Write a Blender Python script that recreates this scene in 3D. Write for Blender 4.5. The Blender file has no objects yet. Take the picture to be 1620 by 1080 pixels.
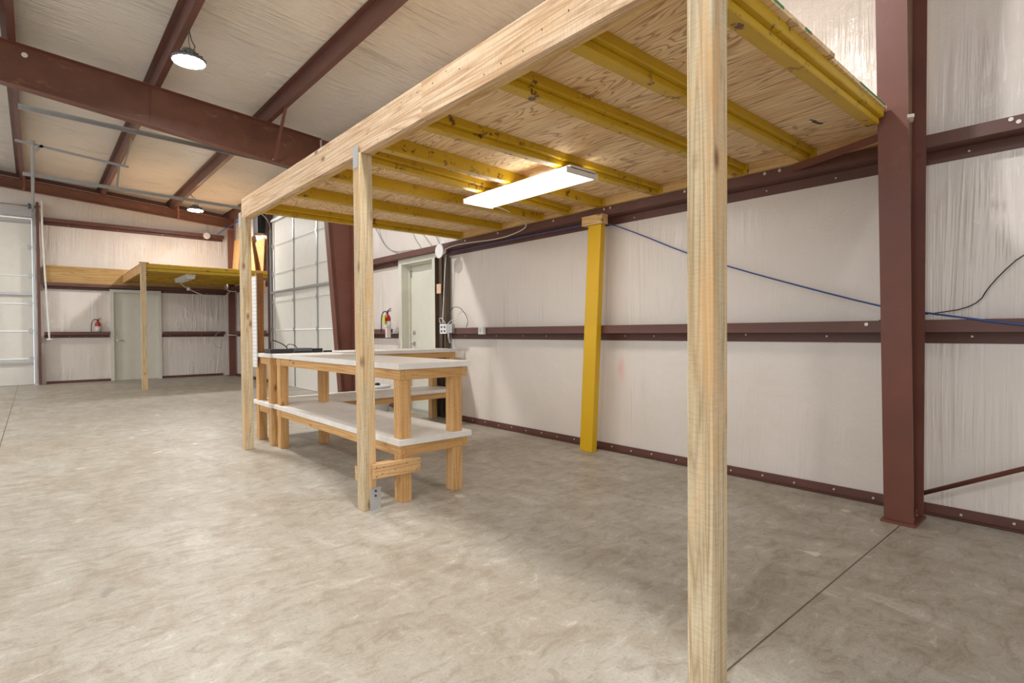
import bpy, bmesh, math, random
from mathutils import Vector, Matrix
random.seed(7)
S = bpy.context.scene
COL = S.collection

# ------------------------------------------------------------------ camera
CAM_H = 1.08
yaw, pit, rol = math.radians(41.26119), math.radians(-0.92691), math.radians(-0.29800)
fw = Vector((math.sin(yaw)*math.cos(pit), math.cos(yaw)*math.cos(pit), math.sin(pit)))
rt = Vector((math.cos(yaw), -math.sin(yaw), 0))
up = rt.cross(fw)
r2 = rt*math.cos(rol) + up*math.sin(rol)
u2 = up*math.cos(rol) - rt*math.sin(rol)
cam = bpy.data.cameras.new('camera')
cam.sensor_width = 36
cam.lens = 862.68/1620*36
cam.clip_start = 0.05
camo = bpy.data.objects.new('camera', cam)
M = Matrix((r2, u2, -fw)).transposed().to_4x4()
M.translation = Vector((0, 0, CAM_H))
camo.matrix_world = M
COL.objects.link(camo)
S.camera = camo

# ------------------------------------------------------------------ light
WORLD = 1.05
w = bpy.data.worlds.new('world'); S.world = w
w.use_nodes = True
w.node_tree.nodes['Background'].inputs[0].default_value = (0.97, 0.98, 1.0, 1)
w.node_tree.nodes['Background'].inputs[1].default_value = WORLD
S.view_settings.view_transform = 'Standard'
S.view_settings.look = 'None'
S.view_settings.gamma = 1
S.view_settings.use_curve_mapping = False
S.view_settings.exposure = 0.35
HIGHBAY = 370.0      # emission of the high-bay lenses
TUBE = 9.0
S.cycles.max_bounces = 8
S.cycles.diffuse_bounces = 6
S.cycles.sample_clamp_indirect = 4

# ------------------------------------------------------------------ helpers
def lin(r, g, b):
    f = lambda c: ((c/255+0.055)/1.055)**2.4 if c/255 > 0.04045 else c/255/12.92
    return (f(r), f(g), f(b), 1)

class MB:
    def __init__(self): self.bm = bmesh.new()
    def box(self, x0, x1, y0, y1, z0, z1):
        v = [self.bm.verts.new(p) for p in ((x0,y0,z0),(x1,y0,z0),(x1,y1,z0),(x0,y1,z0),(x0,y0,z1),(x1,y0,z1),(x1,y1,z1),(x0,y1,z1))]
        for f in ((3,2,1,0),(4,5,6,7),(0,1,5,4),(1,2,6,5),(2,3,7,6),(3,0,4,7)):
            self.bm.faces.new([v[i] for i in f])
        return self
    def sweep(self, a, b):
        """closed ring a joined to ring b (two equal lists of points), both capped"""
        va = [self.bm.verts.new(p) for p in a]; vb = [self.bm.verts.new(p) for p in b]
        n = len(a)
        for i in range(n):
            j = (i+1) % n
            self.bm.faces.new((va[i], va[j], vb[j], vb[i]))
        self.bm.faces.new(list(reversed(va))); self.bm.faces.new(vb)
        return self
    def bar(self, p0, p1, w_, h_, upv=(0,0,1)):
        p0 = Vector(p0); p1 = Vector(p1); d = (p1-p0).normalized()
        s = d.cross(Vector(upv)).normalized(); u = s.cross(d).normalized()
        off = [s*(w_/2)*a + u*(h_/2)*b for a, b in ((-1,-1),(1,-1),(1,1),(-1,1))]
        return self.sweep([p0+o for o in off], [p1+o for o in off])
    def tube(self, pts, r, n=8, smooth_it=2):
        pts = [Vector(p) for p in pts]
        for _ in range(smooth_it if len(pts) > 2 else 0):
            q = [pts[0]]
            for a, b in zip(pts[:-1], pts[1:]):
                q += [a*0.75+b*0.25, a*0.25+b*0.75]
            q.append(pts[-1]); pts = q
        rings = []
        for i, p in enumerate(pts):
            d = (pts[min(i+1, len(pts)-1)] - pts[max(i-1, 0)]).normalized()
            ref = Vector((0,0,1)) if abs(d.z) < 0.9 else Vector((1,0,0))
            s = d.cross(ref).normalized(); u = s.cross(d)
            rings.append([self.bm.verts.new(p + s*math.cos(t)*r + u*math.sin(t)*r) for t in [2*math.pi*k/n for k in range(n)]])
        for a, b in zip(rings[:-1], rings[1:]):
            for k in range(n):
                f = self.bm.faces.new((a[k], a[(k+1)%n], b[(k+1)%n], b[k])); f.smooth = True
        self.bm.faces.new(list(reversed(rings[0]))); self.bm.faces.new(rings[-1])
        return self
    def lathe(self, c, prof, n=24, axis='z'):
        """prof: list of (radius, height)"""
        c = Vector(c)
        def P(r, h, t):
            a, b = r*math.cos(t), r*math.sin(t)
            return c + (Vector((a,b,h)) if axis == 'z' else Vector((h,a,b)) if axis == 'x' else Vector((a,h,b)))
        rings = []
        for r, h in prof:
            rings.append([self.bm.verts.new(P(max(r,1e-4), h, 2*math.pi*k/n)) for k in range(n)])
        for a, b in zip(rings[:-1], rings[1:]):
            for k in range(n):
                f = self.bm.faces.new((a[k], a[(k+1)%n], b[(k+1)%n], b[k])); f.smooth = True
        self.bm.faces.new(list(reversed(rings[0]))); self.bm.faces.new(rings[-1])
        return self
    def build(self, name, mat, parent=None, bevel=0, kind=None, label=None, cat=None, group=None):
        bm = self.bm
        bmesh.ops.recalc_face_normals(bm, faces=bm.faces)
        xs = [v.co.x for v in bm.verts]; ys = [v.co.y for v in bm.verts]; zs = [v.co.z for v in bm.verts]
        org = Vector(((min(xs)+max(xs))/2, (min(ys)+max(ys))/2, min(zs)))
        bmesh.ops.translate(bm, verts=bm.verts, vec=-org)
        me = bpy.data.meshes.new(name); bm.to_mesh(me); bm.free()
        me.materials.append(mat)
        o = bpy.data.objects.new(name, me); COL.objects.link(o)
        if parent:
            o.parent = parent
            pw = Vector(parent['_o']); o.location = org - pw
        else:
            o.location = org
        o['_o'] = tuple(org)
        if bevel:
            m = o.modifiers.new('bevel', 'BEVEL'); m.width = bevel; m.segments = 2; m.limit_method = 'ANGLE'
        tag(o, label, cat, group, kind)
        return o

def tag(o, label=None, cat=None, group=None, kind=None):
    if label: o['label'] = label
    if cat: o['category'] = cat
    if group: o['group'] = group
    if kind: o['kind'] = kind
    return o

def empty(name, loc, label, cat, group=None, kind=None):
    o = bpy.data.objects.new(name, None); COL.objects.link(o)
    o.empty_display_size = 0.1
    o.location = loc; o['_o'] = tuple(loc)
    return tag(o, label, cat, group, kind)

def B(x0, x1, y0, y1, z0, z1): return MB().box(x0, x1, y0, y1, z0, z1)

# ------------------------------------------------------------------ materials
class NT:
    def __init__(self, name):
        self.m = bpy.data.materials.new(name); self.m.use_nodes = True
        self.t = self.m.node_tree; self.n = self.t.nodes; self.b = self.n['Principled BSDF']
    def new(self, typ, **kw):
        x = self.n.new(typ)
        for k, v in kw.items():
            if k.startswith('i_'): x.inputs[k[2:].replace('_', ' ')].default_value = v
            else: setattr(x, k, v)
        return x
    def link(self, a, b): self.t.links.new(a, b)
    def coords(self, scale=(1,1,1), rnd=True, world=False):
        tc = self.new('ShaderNodeTexCoord')
        if world:
            g = self.new('ShaderNodeNewGeometry'); src = g.outputs['Position']
        else: src = tc.outputs['Object']
        mp = self.new('ShaderNodeMapping'); mp.inputs['Scale'].default_value = scale
        if rnd:
            oi = self.new('ShaderNodeObjectInfo')
            ml = self.new('ShaderNodeVectorMath', operation='MULTIPLY_ADD')
            cb = self.new('ShaderNodeCombineXYZ')
            for i in range(3): self.link(oi.outputs['Random'], cb.inputs[i])
            self.link(cb.outputs[0], ml.inputs[0]); ml.inputs[1].default_value = (37.1, 51.3, 23.7)
            self.link(src, ml.inputs[2]); src = ml.outputs[0]
        self.link(src, mp.inputs['Vector'])
        return mp.outputs['Vector']
    def noise(self, vec, scale, detail=4, rough=0.55, dist=0.0):
        x = self.new('ShaderNodeTexNoise')
        x.inputs['Scale'].default_value = scale; x.inputs['Detail'].default_value = detail
        x.inputs['Roughness'].default_value = rough; x.inputs['Distortion'].default_value = dist
        self.link(vec, x.inputs['Vector']); return x.outputs['Fac']
    def ramp(self, fac, stops):
        r = self.new('ShaderNodeValToRGB'); e = r.color_ramp.elements
        e[0].position, e[0].color = stops[0]; e[1].position, e[1].color = stops[-1]
        for p, c in stops[1:-1]:
            q = e.new(p); q.color = c
        self.link(fac, r.inputs[0]); return r.outputs[0]
    def mix(self, fac, a, b, mode='MIX'):
        x = self.new('ShaderNodeMix'); x.data_type = 'RGBA'; x.blend_type = mode
        for s, v in ((0, fac), (6, a), (7, b)):
            if hasattr(v, 'links'): self.link(v, x.inputs[s])
            else: x.inputs[s].default_value = v
        return x.outputs[2]
    def math(self, op, a, b=None, c=None):
        x = self.new('ShaderNodeMath', operation=op)
        for i, v in enumerate((a, b, c)):
            if v is None: continue
            if hasattr(v, 'links'): self.link(v, x.inputs[i])
            else: x.inputs[i].default_value = v
        return x.outputs[0]
    def bump(self, h, strength=0.3, dist=0.01):
        x = self.new('ShaderNodeBump'); x.inputs['Strength'].default_value = strength; x.inputs['Distance'].default_value = dist
        self.link(h, x.inputs['Height']); self.link(x.outputs[0], self.b.inputs['Normal']); return x
    def base(self, c):
        if hasattr(c, 'links'): self.link(c, self.b.inputs['Base Color'])
        else: self.b.inputs['Base Color'].default_value = c
    def rough(self, v):
        if hasattr(v, 'links'): self.link(v, self.b.inputs['Roughness'])
        else: self.b.inputs['Roughness'].default_value = v

BLK = (0,0,0,1); WHT = (1,1,1,1)

def plain(name, col, rough=0.5, metal=0.0, emit=None):
    t = NT(name)
    n = t.noise(t.coords(), 9, 3)
    c = t.mix(t.ramp(n, [(0.3, (0.35,0.35,0.35,1)), (0.7, (0,0,0,1))]), col, tuple(x*0.86 for x in col[:3])+(1,))
    t.base(c); t.rough(rough); t.b.inputs['Metallic'].default_value = metal
    if emit:
        t.b.inputs['Emission Color'].default_value = (1, 0.98, 0.95, 1)
        t.b.inputs['Emission Strength'].default_value = emit
    return t.m

def wood(name, axis, light, mid, dark, ring=26, knots=True, weather=0.0, ns=7.0, lw=0.6):
    """sawn softwood: long streaks along one axis, fine ring lines and a few knots"""
    t = NT(name)
    sc = [1,1,1]; sc[axis] = 0.035
    v = t.coords(tuple(sc))
    big = t.noise(v, ns, 2.5, 0.5, 0.25)
    # contour lines of a slow noise make the cathedral figure
    lines = t.math('FRACT', t.math('MULTIPLY', big, ring))
    lines = t.math('ABSOLUTE', t.math('SUBTRACT', lines, 0.5))
    lineW = t.ramp(lines, [(0.0, WHT), (0.10, (0.6,0.6,0.6,1)), (0.30, (0.1,0.1,0.1,1)), (0.5, BLK)])
    sc2 = [1,1,1]; sc2[axis] = 0.02
    fine = t.noise(t.coords(tuple(sc2)), 120, 3, 0.6)
    blot = t.noise(t.coords(tuple([1 if i != axis else 0.25 for i in range(3)])), 7, 4, 0.6)
    c = t.ramp(blot, [(0.3, mid), (0.62, light)])
    c = t.mix(t.math('MULTIPLY', lineW, lw), c, dark)
    c = t.mix(t.math('MULTIPLY', t.ramp(fine, [(0.42, WHT), (0.56, BLK)]), 0.35), c, mid)
    c = t.mix(t.math('MULTIPLY', t.ramp(fine, [(0.36, WHT), (0.46, BLK)]), 0.45), c, dark)
    sc3 = [14,14,14]; sc3[axis] = 1.1
    chk = t.noise(t.coords(tuple(sc3)), 3.0, 2, 0.5)
    c = t.mix(t.math('MULTIPLY', t.ramp(chk, [(0.22, WHT), (0.27, BLK)]), 0.7), c, tuple(x*0.35 for x in dark[:3])+(1,))
    sc4 = [0.15,0.15,0.15]; sc4[axis] = 1.0
    mill = t.noise(t.coords(tuple(sc4)), 170, 2, 0.5)
    c = t.mix(t.math('MULTIPLY', t.ramp(mill, [(0.40, WHT), (0.55, BLK)]), 0.16), c, dark)
    if weather:
        st = t.noise(t.coords(tuple([6 if i != axis else 0.6 for i in range(3)])), 2.5, 3, 0.6)
        c = t.mix(t.math('MULTIPLY', t.ramp(st, [(0.5, BLK), (0.62, WHT)]), weather), c, lin(222,172,112))
    if knots:
        kv = t.coords(tuple([9 if i != axis else 4.0 for i in range(3)]))
        vo = t.new('ShaderNodeTexVoronoi'); vo.inputs['Scale'].default_value = 1.0
        t.link(kv, vo.inputs['Vector'])
        k = t.ramp(vo.outputs['Distance'], [(0.05, WHT), (0.13, (0.4,0.4,0.4,1)), (0.20, BLK)])
        pick = t.math('LESS_THAN', vo.outputs['Color'], 0.6)
        c = t.mix(t.math('MULTIPLY', t.math('MULTIPLY', k, pick), 0.85), c, lin(112,72,40))
    t.base(c); t.rough(0.72)
    t.bump(t.math('ADD', t.math('MULTIPLY', lineW, -0.4), fine), 0.25, 0.002)
    return t.m

POST_L, POST_M, POST_D = lin(220,204,172), lin(202,182,144), lin(146,116,78)
BEAM_L, BEAM_M, BEAM_D = lin(234,210,178), lin(220,188,148), lin(168,122,80)
FIR_L, FIR_M, FIR_D = lin(220,180,124), lin(208,162,102), lin(172,120,66)
m_post = wood('treated_pine_upright', 2, POST_L, POST_M, POST_D, 22, True, 0.55, 9.0, 0.6)
m_beam = wood('pine_plank_long', 1, BEAM_L, BEAM_M, BEAM_D, 24, True, 0.0, 7.0, 0.75)
m_ledger = wood('pine_ledger_long', 1, lin(226,196,140), lin(206,170,110), lin(160,112,58), 20)
m_board_x = wood('pine_board_across', 0, lin(226,190,140), lin(210,168,112), lin(160,112,66), 20)
m_fir_x = wood('fir_across', 0, FIR_L, FIR_M, FIR_D, 18)
m_fir_y = wood('fir_long', 1, FIR_L, FIR_M, FIR_D, 18)
m_fir_z = wood('fir_upright', 2, FIR_L, FIR_M, FIR_D, 18)
m_timber = wood('knotty_yellow_pine', 0, lin(204,170,112), lin(188,150,92), lin(140,96,50), 16)
m_stud = wood('aged_stud', 2, lin(178,128,78), lin(160,108,60), lin(112,72,38), 14)

def plywood():
    t = NT('plywood_underside')
    v = t.coords((1.0, 0.13, 1.0))
    big = t.noise(v, 3.6, 3.0, 0.5, 1.3)
    l = t.math('ABSOLUTE', t.math('SUBTRACT', t.math('FRACT', t.math('MULTIPLY', big, 22)), 0.5))
    line = t.ramp(l, [(0.0, WHT), (0.08, (0.55,0.55,0.55,1)), (0.2, BLK)])
    fine = t.noise(t.coords((1, 0.03, 1)), 90, 3, 0.6)
    blot = t.noise(t.coords((1, 0.3, 1)), 5, 5, 0.6)
    c = t.ramp(blot, [(0.32, lin(234,196,144)), (0.6, lin(246,220,176))])
    c = t.mix(t.math('MULTIPLY', line, 0.8), c, lin(146,96,50))
    c = t.mix(t.math('MULTIPLY', t.ramp(fine, [(0.42, WHT), (0.55, BLK)]), 0.3), c, lin(190,150,100))
    # dark plugs and stamped marks
    vo = t.new('ShaderNodeTexVoronoi'); vo.inputs['Scale'].default_value = 1.0
    t.link(t.coords((2.6, 1.5, 1)), vo.inputs['Vector'])
    k = t.ramp(vo.outputs['Distance'], [(0.03, WHT), (0.05, BLK)])
    c = t.mix(t.math('MULTIPLY', k, 0.7), c, lin(110,72,44))
    t.base(c); t.rough(0.7); t.bump(fine, 0.15, 0.002)
    return t.m
m_ply = plywood()

def osb():
    t = NT('oriented_strand_board')
    vo = t.new('ShaderNodeTexVoronoi'); vo.inputs['Scale'].default_value = 26
    t.link(t.coords((1, 1, 2.0)), vo.inputs['Vector'])
    c = t.mix(0.5, t.ramp(vo.outputs['Color'], [(0.2, lin(180,132,76)), (0.8, lin(212,172,116))]), lin(198,154,96))
    t.base(c); t.rough(0.8)
    return t.m
m_osb = osb()

def painted_white_top():
    t = NT('painted_white_board')
    n = t.noise(t.coords((1,1,1)), 6, 5, 0.65)
    s = t.noise(t.coords((1,1,1)), 60, 4, 0.7)
    c = t.ramp(n, [(0.35, lin(226,222,216)), (0.65, lin(236,234,230))])
    c = t.mix(t.math('MULTIPLY', t.ramp(s, [(0.24, WHT), (0.30, BLK)]), 0.4), c, lin(170,160,148))
    t.base(c); t.rough(0.45); return t.m
m_white_top = painted_white_top()

def yellow():
    t = NT('yellow_rack_paint')
    n = t.noise(t.coords((1.4, 1.4, 1.4)), 9, 6, 0.75)
    n2 = t.noise(t.coords(), 2.2, 2)
    chips = t.math('MULTIPLY', t.ramp(n, [(0.57, BLK), (0.61, WHT)]), t.ramp(n2, [(0.44, BLK), (0.56, WHT)]))
    c = t.mix(t.noise(t.coords(), 4, 3), lin(184,146,16), lin(204,166,24))
    c = t.mix(t.ramp(t.noise(t.coords((0.2,1,1)), 34, 4), [(0.55, BLK), (0.75, (0.5,0.5,0.5,1))]), c, lin(176,132,14))
    c = t.mix(chips, c, lin(96,58,32))
    t.base(c); t.rough(0.42); return t.m
m_yel = yellow()
def yellow_post():
    t = NT('yellow_post_paint')
    c = t.mix(t.noise(t.coords(), 3, 4), lin(208,162,8), lin(218,176,14))
    c = t.mix(t.ramp(t.noise(t.coords((3,3,1)), 14, 5, 0.7), [(0.66, BLK), (0.70, (0.7,0.7,0.7,1))]), c, lin(150,104,20))
    t.base(c); t.rough(0.4); return t.m
m_yelpost = yellow_post()

def primer(name, a, b_, scuff=0.35):
    t = NT(name)
    n = t.noise(t.coords(), 3.0, 5, 0.6)
    c = t.ramp(n, [(0.3, a), (0.7, b_)])
    s = t.noise(t.coords((0.35, 1, 1)), 5, 8, 0.8, 0.3)
    c = t.mix(t.math('MULTIPLY', t.ramp(s, [(0.56, BLK), (0.70, WHT)]), scuff), c, lin(150,118,82))
    t.base(c); t.rough(t.ramp(n, [(0.3, (0.38,)*3+(1,)), (0.7, (0.55,)*3+(1,))]))
    return t.m
m_prim = primer('red_oxide_steel', lin(100,58,46), lin(116,68,54), 0.15)
m_raft = primer('weathered_red_steel', lin(92,56,42), lin(112,70,52), 0.8)
m_webtan = primer('dusty_web_steel', lin(112,84,64), lin(140,112,84), 0.6)
m_girt = primer('dark_red_girt', lin(92,58,50), lin(108,70,60), 0.12)
m_chan = primer('dark_bronze_channel', lin(86,72,60), lin(102,86,72), 0.1)

def vinyl(name, axis, col_a, col_b, wr=1.0, stain=False, rough=0.25, bs=0.42, ribs=44, ribh=0.22):
    """white vinyl faced insulation: fine ribs and pulled wrinkles along one axis"""
    t = NT(name)
    sc = [1,1,1]; sc[axis] = 0.06
    big = t.noise(t.coords(tuple(sc), False, True), 5.0, 4, 0.6, 0.6)
    sc2 = [1,1,1]; sc2[axis] = 0.015
    rib = t.noise(t.coords(tuple(sc2), False, True), ribs, 2, 0.6)
    crk = t.noise(t.coords((1,1,1), False, True), 1.6, 3)
    small = t.noise(t.coords((1,1,1), False, True), 24, 3, 0.6, 1.5)
    area = t.ramp(crk, [(0.46, BLK), (0.66, WHT)])
    ridg = t.math('ABSOLUTE', t.math('SUBTRACT', t.math('FRACT', t.math('MULTIPLY', big, 4.0)), 0.5))
    h = t.math('ADD', t.math('MULTIPLY', ridg, t.math('MULTIPLY', area, 1.1*wr)), t.math('MULTIPLY', rib, ribh))
    h = t.math('ADD', h, t.math('MULTIPLY', small, 0.12))
    c = t.ramp(t.noise(t.coords((1,1,1), False, True), 0.9, 4), [(0.3, col_a), (0.7, col_b)])
    if stain:
        g = t.new('ShaderNodeNewGeometry'); sp = t.new('ShaderNodeSeparateXYZ'); t.link(g.outputs['Position'], sp.inputs[0])
        dy = t.math('MULTIPLY', t.math('SUBTRACT', sp.outputs[1], 3.05), 18)
        dz = t.math('MULTIPLY', t.math('SUBTRACT', sp.outputs[2], 0.74), 6)
        d = t.math('SQRT', t.math('ADD', t.math('MULTIPLY', dy, dy), t.math('MULTIPLY', dz, dz)))
        mk = t.math('MULTIPLY', t.ramp(d, [(0.0, WHT), (1.0, BLK)]), t.noise(t.coords((1,1,1), False, True), 9, 3))
        c = t.mix(t.math('MULTIPLY', mk, 0.6), c, lin(240,120,120))
    t.base(c); t.rough(rough)
    t.bump(h, bs, 0.035)
    return t.m
V1, V2 = lin(220,211,202), lin(228,220,212)
m_wall = vinyl('vinyl_wall_facing', 2, V1, V2, 1.0, True)
m_wall_back = vinyl('vinyl_endwall_facing', 2, V1, V2, 1.8, False, 0.3, 0.55)
m_ceil = vinyl('vinyl_roof_facing', 0, lin(214,207,197), lin(222,215,206), 1.8, False, 0.4, 0.8, 22, 0.9)

def concrete():
    t = NT('concrete_floor')
    P = lambda sc: t.coords(sc, False, True)
    a = t.noise(P((1,1,1)), 0.8, 6, 0.6, 0.4)
    b_ = t.noise(P((1,0.5,1)), 5.0, 9, 0.74, 0.6)
    b2 = t.noise(P((0.5,1,1)), 14.0, 8, 0.75, 0.8)
    f = t.noise(P((1,1,1)), 90, 4, 0.7)
    c = t.ramp(a, [(0.3, lin(164,155,141)), (0.5, lin(174,168,156)), (0.7, lin(184,180,173))])
    c = t.mix(t.math('MULTIPLY', t.ramp(b_, [(0.38, WHT), (0.54, BLK)]), 0.5), c, lin(148,136,118))
    c = t.mix(t.math('MULTIPLY', t.ramp(b_, [(0.56, BLK), (0.70, WHT)]), 0.55), c, lin(206,201,192))
    c = t.mix(t.math('MULTIPLY', t.ramp(b2, [(0.38, WHT), (0.50, BLK)]), 0.5), c, lin(132,118,96))
    c = t.mix(t.math('MULTIPLY', t.ramp(b2, [(0.57, BLK), (0.67, WHT)]), 0.55), c, lin(214,208,198))
    c = t.mix(t.math('MULTIPLY', t.ramp(f, [(0.34, WHT), (0.46, BLK)]), 0.38), c, lin(118,106,88))
    # sparse pale plaster drips and grey spots
    for sc_, th, col_ in ((2.2, 0.085, lin(226,220,206)), (1.3, 0.05, lin(128,126,120))):
        vo = t.new('ShaderNodeTexVoronoi'); vo.inputs['Scale'].default_value = sc_
        wv = t.new('ShaderNodeVectorMath', operation='ADD'); n3 = t.new('ShaderNodeTexNoise'); n3.inputs['Scale'].default_value = 9
        t.link(P((1,1,1)), n3.inputs['Vector'])
        sm = t.new('ShaderNodeVectorMath', operation='SCALE'); sm.inputs['Scale'].default_value = 0.12
        t.link(n3.outputs['Color'], sm.inputs[0]); t.link(P((1,0.6,1)), wv.inputs[0]); t.link(sm.outputs[0], wv.inputs[1])
        t.link(wv.outputs[0], vo.inputs['Vector'])
        c = t.mix(t.math('MULTIPLY', t.ramp(vo.outputs['Distance'], [(th*0.6, WHT), (th, BLK)]), 0.6), c, col_)
    # saw-cut control joints
    g = t.new('ShaderNodeNewGeometry'); sp = t.new('ShaderNodeSeparateXYZ'); t.link(g.outputs['Position'], sp.inputs[0])
    def line(out, pos, w_):
        return t.math('LESS_THAN', t.math('ABSOLUTE', t.math('SUBTRACT', out, pos)), w_)
    j = t.math('MAXIMUM', line(sp.outputs[1], 0.845, 0.0035), line(sp.outputs[0], -0.262, 0.004))
    j = t.math('MAXIMUM', j, line(sp.outputs[1], 13.1, 0.006))
    c = t.mix(t.math('MULTIPLY', j, 0.85), c, lin(70,54,40))
    t.base(c)
    t.rough(t.ramp(b_, [(0.3, (0.5,)*3+(1,)), (0.7, (0.38,)*3+(1,))]))
    t.bump(t.math('ADD', b_, t.math('MULTIPLY', f, 0.2)), 0.15, 0.01)
    return t.m
m_floor = concrete()

m_galv = plain('galvanised_steel', lin(186,188,188), 0.35, 0.6)
m_nailplate = plain('nail_plate_steel', lin(200,202,204), 0.35, 0.7)
m_doorw = plain('garage_panel_paint', lin(224,221,212), 0.5)
m_doorc = plain('door_cream_paint', lin(214,212,198), 0.45)
m_white = plain('white_plastic', lin(232,232,230), 0.4)
m_beige = plain('beige_plate', lin(226,190,156), 0.5)
m_black = plain('black_plastic', lin(30,30,32), 0.4)
m_grey = plain('grey_plastic', lin(92,94,98), 0.4)
m_chrome = plain('satin_chrome', lin(200,200,200), 0.22, 0.9)
m_bolt = plain('zinc_bolt', lin(214,200,192), 0.35, 0.4)
m_redp = plain('extinguisher_red', lin(170,40,34), 0.35)
m_label = plain('paper_label', lin(222,214,206), 0.6)
m_labely = plain('yellow_tag', lin(206,200,40), 0.6)
m_blue = plain('blue_cable', lin(52,84,150), 0.4)
m_cordw = plain('white_cord', lin(226,226,222), 0.5)
m_green = plain('green_edge_paint', lin(70,140,90), 0.6)
m_seal = plain('black_rubber', lin(40,36,34), 0.7)
m_baseedge = plain('slab_notch_shadow_gap', lin(60,44,36), 0.8)
m_lens = plain('high_bay_lens', (0.9,0.9,0.9,1), 0.5, 0, HIGHBAY)
m_tube = plain('wraparound_lens', (0.9,0.9,0.9,1), 0.5, 0, TUBE)
m_casing = plain('lamp_casing', lin(120,122,124), 0.4, 0.4)
m_offlens = plain('unlit_lens', lin(226,226,222), 0.4)

def ruled():
    t = NT('ruled_white_panel')
    g = t.new('ShaderNodeNewGeometry'); sp = t.new('ShaderNodeSeparateXYZ'); t.link(g.outputs['Position'], sp.inputs[0])
    l = t.math('LESS_THAN', t.math('FRACT', t.math('MULTIPLY', sp.outputs[2], 26)), 0.14)
    n = t.noise(t.coords(), 18, 4)
    c = t.mix(t.math('MULTIPLY', l, 0.45), lin(232,232,232), lin(120,124,130))
    c = t.mix(t.math('MULTIPLY', t.ramp(n, [(0.68, BLK), (0.72, WHT)]), 0.5), c, lin(90,90,90))
    t.base(c); t.rough(0.4); return t.m
m_ruled = ruled()

# ------------------------------------------------------------------ frame geometry
XW = 3.99            # insulation face of the right wall
XG = 3.84            # inner face of the girts
YW = 15.85           # insulation face of the far wall
def zroof(x): return 4.335 - 0.080*x     # underside of purlins = top of rafters
XL, YN = -6.0, -5.0

# ------------------------------------------------------------------ shell
B(XL, 4.3, YN, 16.2, -0.12, 0.0).build('floor', m_floor, kind='structure')
c_ = MB()
zi = lambda x: zroof(x)+0.205
c_.sweep([(XL,YN,zi(XL)),(4.3,YN,zi(4.3)),(4.3,YN,zi(4.3)+0.1),(XL,YN,zi(XL)+0.1)],
         [(XL,16.2,zi(XL)),(4.3,16.2,zi(4.3)),(4.3,16.2,zi(4.3)+0.1),(XL,16.2,zi(XL)+0.1)])
c_.build('ceiling', m_ceil, kind='structure')
# right wall with the door and the garage opening
DY0, DY1, DZ = 5.97, 6.93, 2.12
GY0, GY1, GZ = 8.80, 12.45, 3.62
r_ = MB()
for y0, y1, z0, z1 in ((YN,DY0,0,4.3),(DY0,DY1,DZ,4.3),(DY1,GY0,0,4.3),(GY0,GY1,GZ,4.3),(GY1,YW,0,4.3)):
    r_.box(XW, 4.2, y0, y1, z0, z1)
r_.build('wall_right', m_wall, kind='structure')
# far wall with its door and garage opening
EX0, EX1, EZ = 1.355, 2.375, 2.145
HX0, HX1, HZ = -3.6, 0.05, 3.62
r_ = MB()
for x0, x1, z0 in ((XL,HX0,0),(HX0,HX1,HZ),(HX1,EX0,0),(EX0,EX1,EZ),(EX1,XW,0)):
    r_.sweep([(x0,YW,z0),(x1,YW,z0),(x1,YW,zi(x1)),(x0,YW,zi(x0))], [(x0,16.1,z0),(x1,16.1,z0),(x1,16.1,zi(x1)),(x0,16.1,zi(x0))])
r_.build('wall_back', m_wall_back, kind='structure')

# base angles
def base_angle_y(y0, y1, name):
    o = MB().box(XW-0.016, XW-0.008, y0, y1, 0, 0.058).build(name, m_girt, kind='structure')
    MB().box(XW-0.062, XW-0.016, y0, y1, 0, 0.006).build('floor_flange', m_girt, o)
    MB().box(XW-0.070, XW-0.062, y0, y1, 0, 0.003).build('gap_line', m_baseedge, o)
    y = y0 + 0.12
    k = 0
    b = MB()
    while y < y1 and k < 60:
        b.lathe((XW-0.022, y, 0.034 if k % 2 else 0.026), [(0.007,-0.004),(0.007,0.004),(0.003,0.007)], 8, 'x')
        y += 0.21 + 0.05*random.random(); k += 1
    b.build('screw_heads', m_bolt, o, kind='stuff')
base_angle_y(YN, DY0-0.3, 'trim_1'); base_angle_y(DY1, GY0-0.1, 'trim_2'); base_angle_y(GY1+0.1, 15.6, 'trim_3')
for i, (x0, x1) in enumerate(((0.2, EX0), (EX1, 3.75))):
    o = MB().box(x0, x1, YW-0.016, YW-0.008, 0, 0.055).build('trim_%d' % (4+i), m_girt, kind='structure')
    MB().box(x0, x1, YW-0.06, YW-0.016, 0, 0.006).build('floor_flange', m_girt, o)

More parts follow.
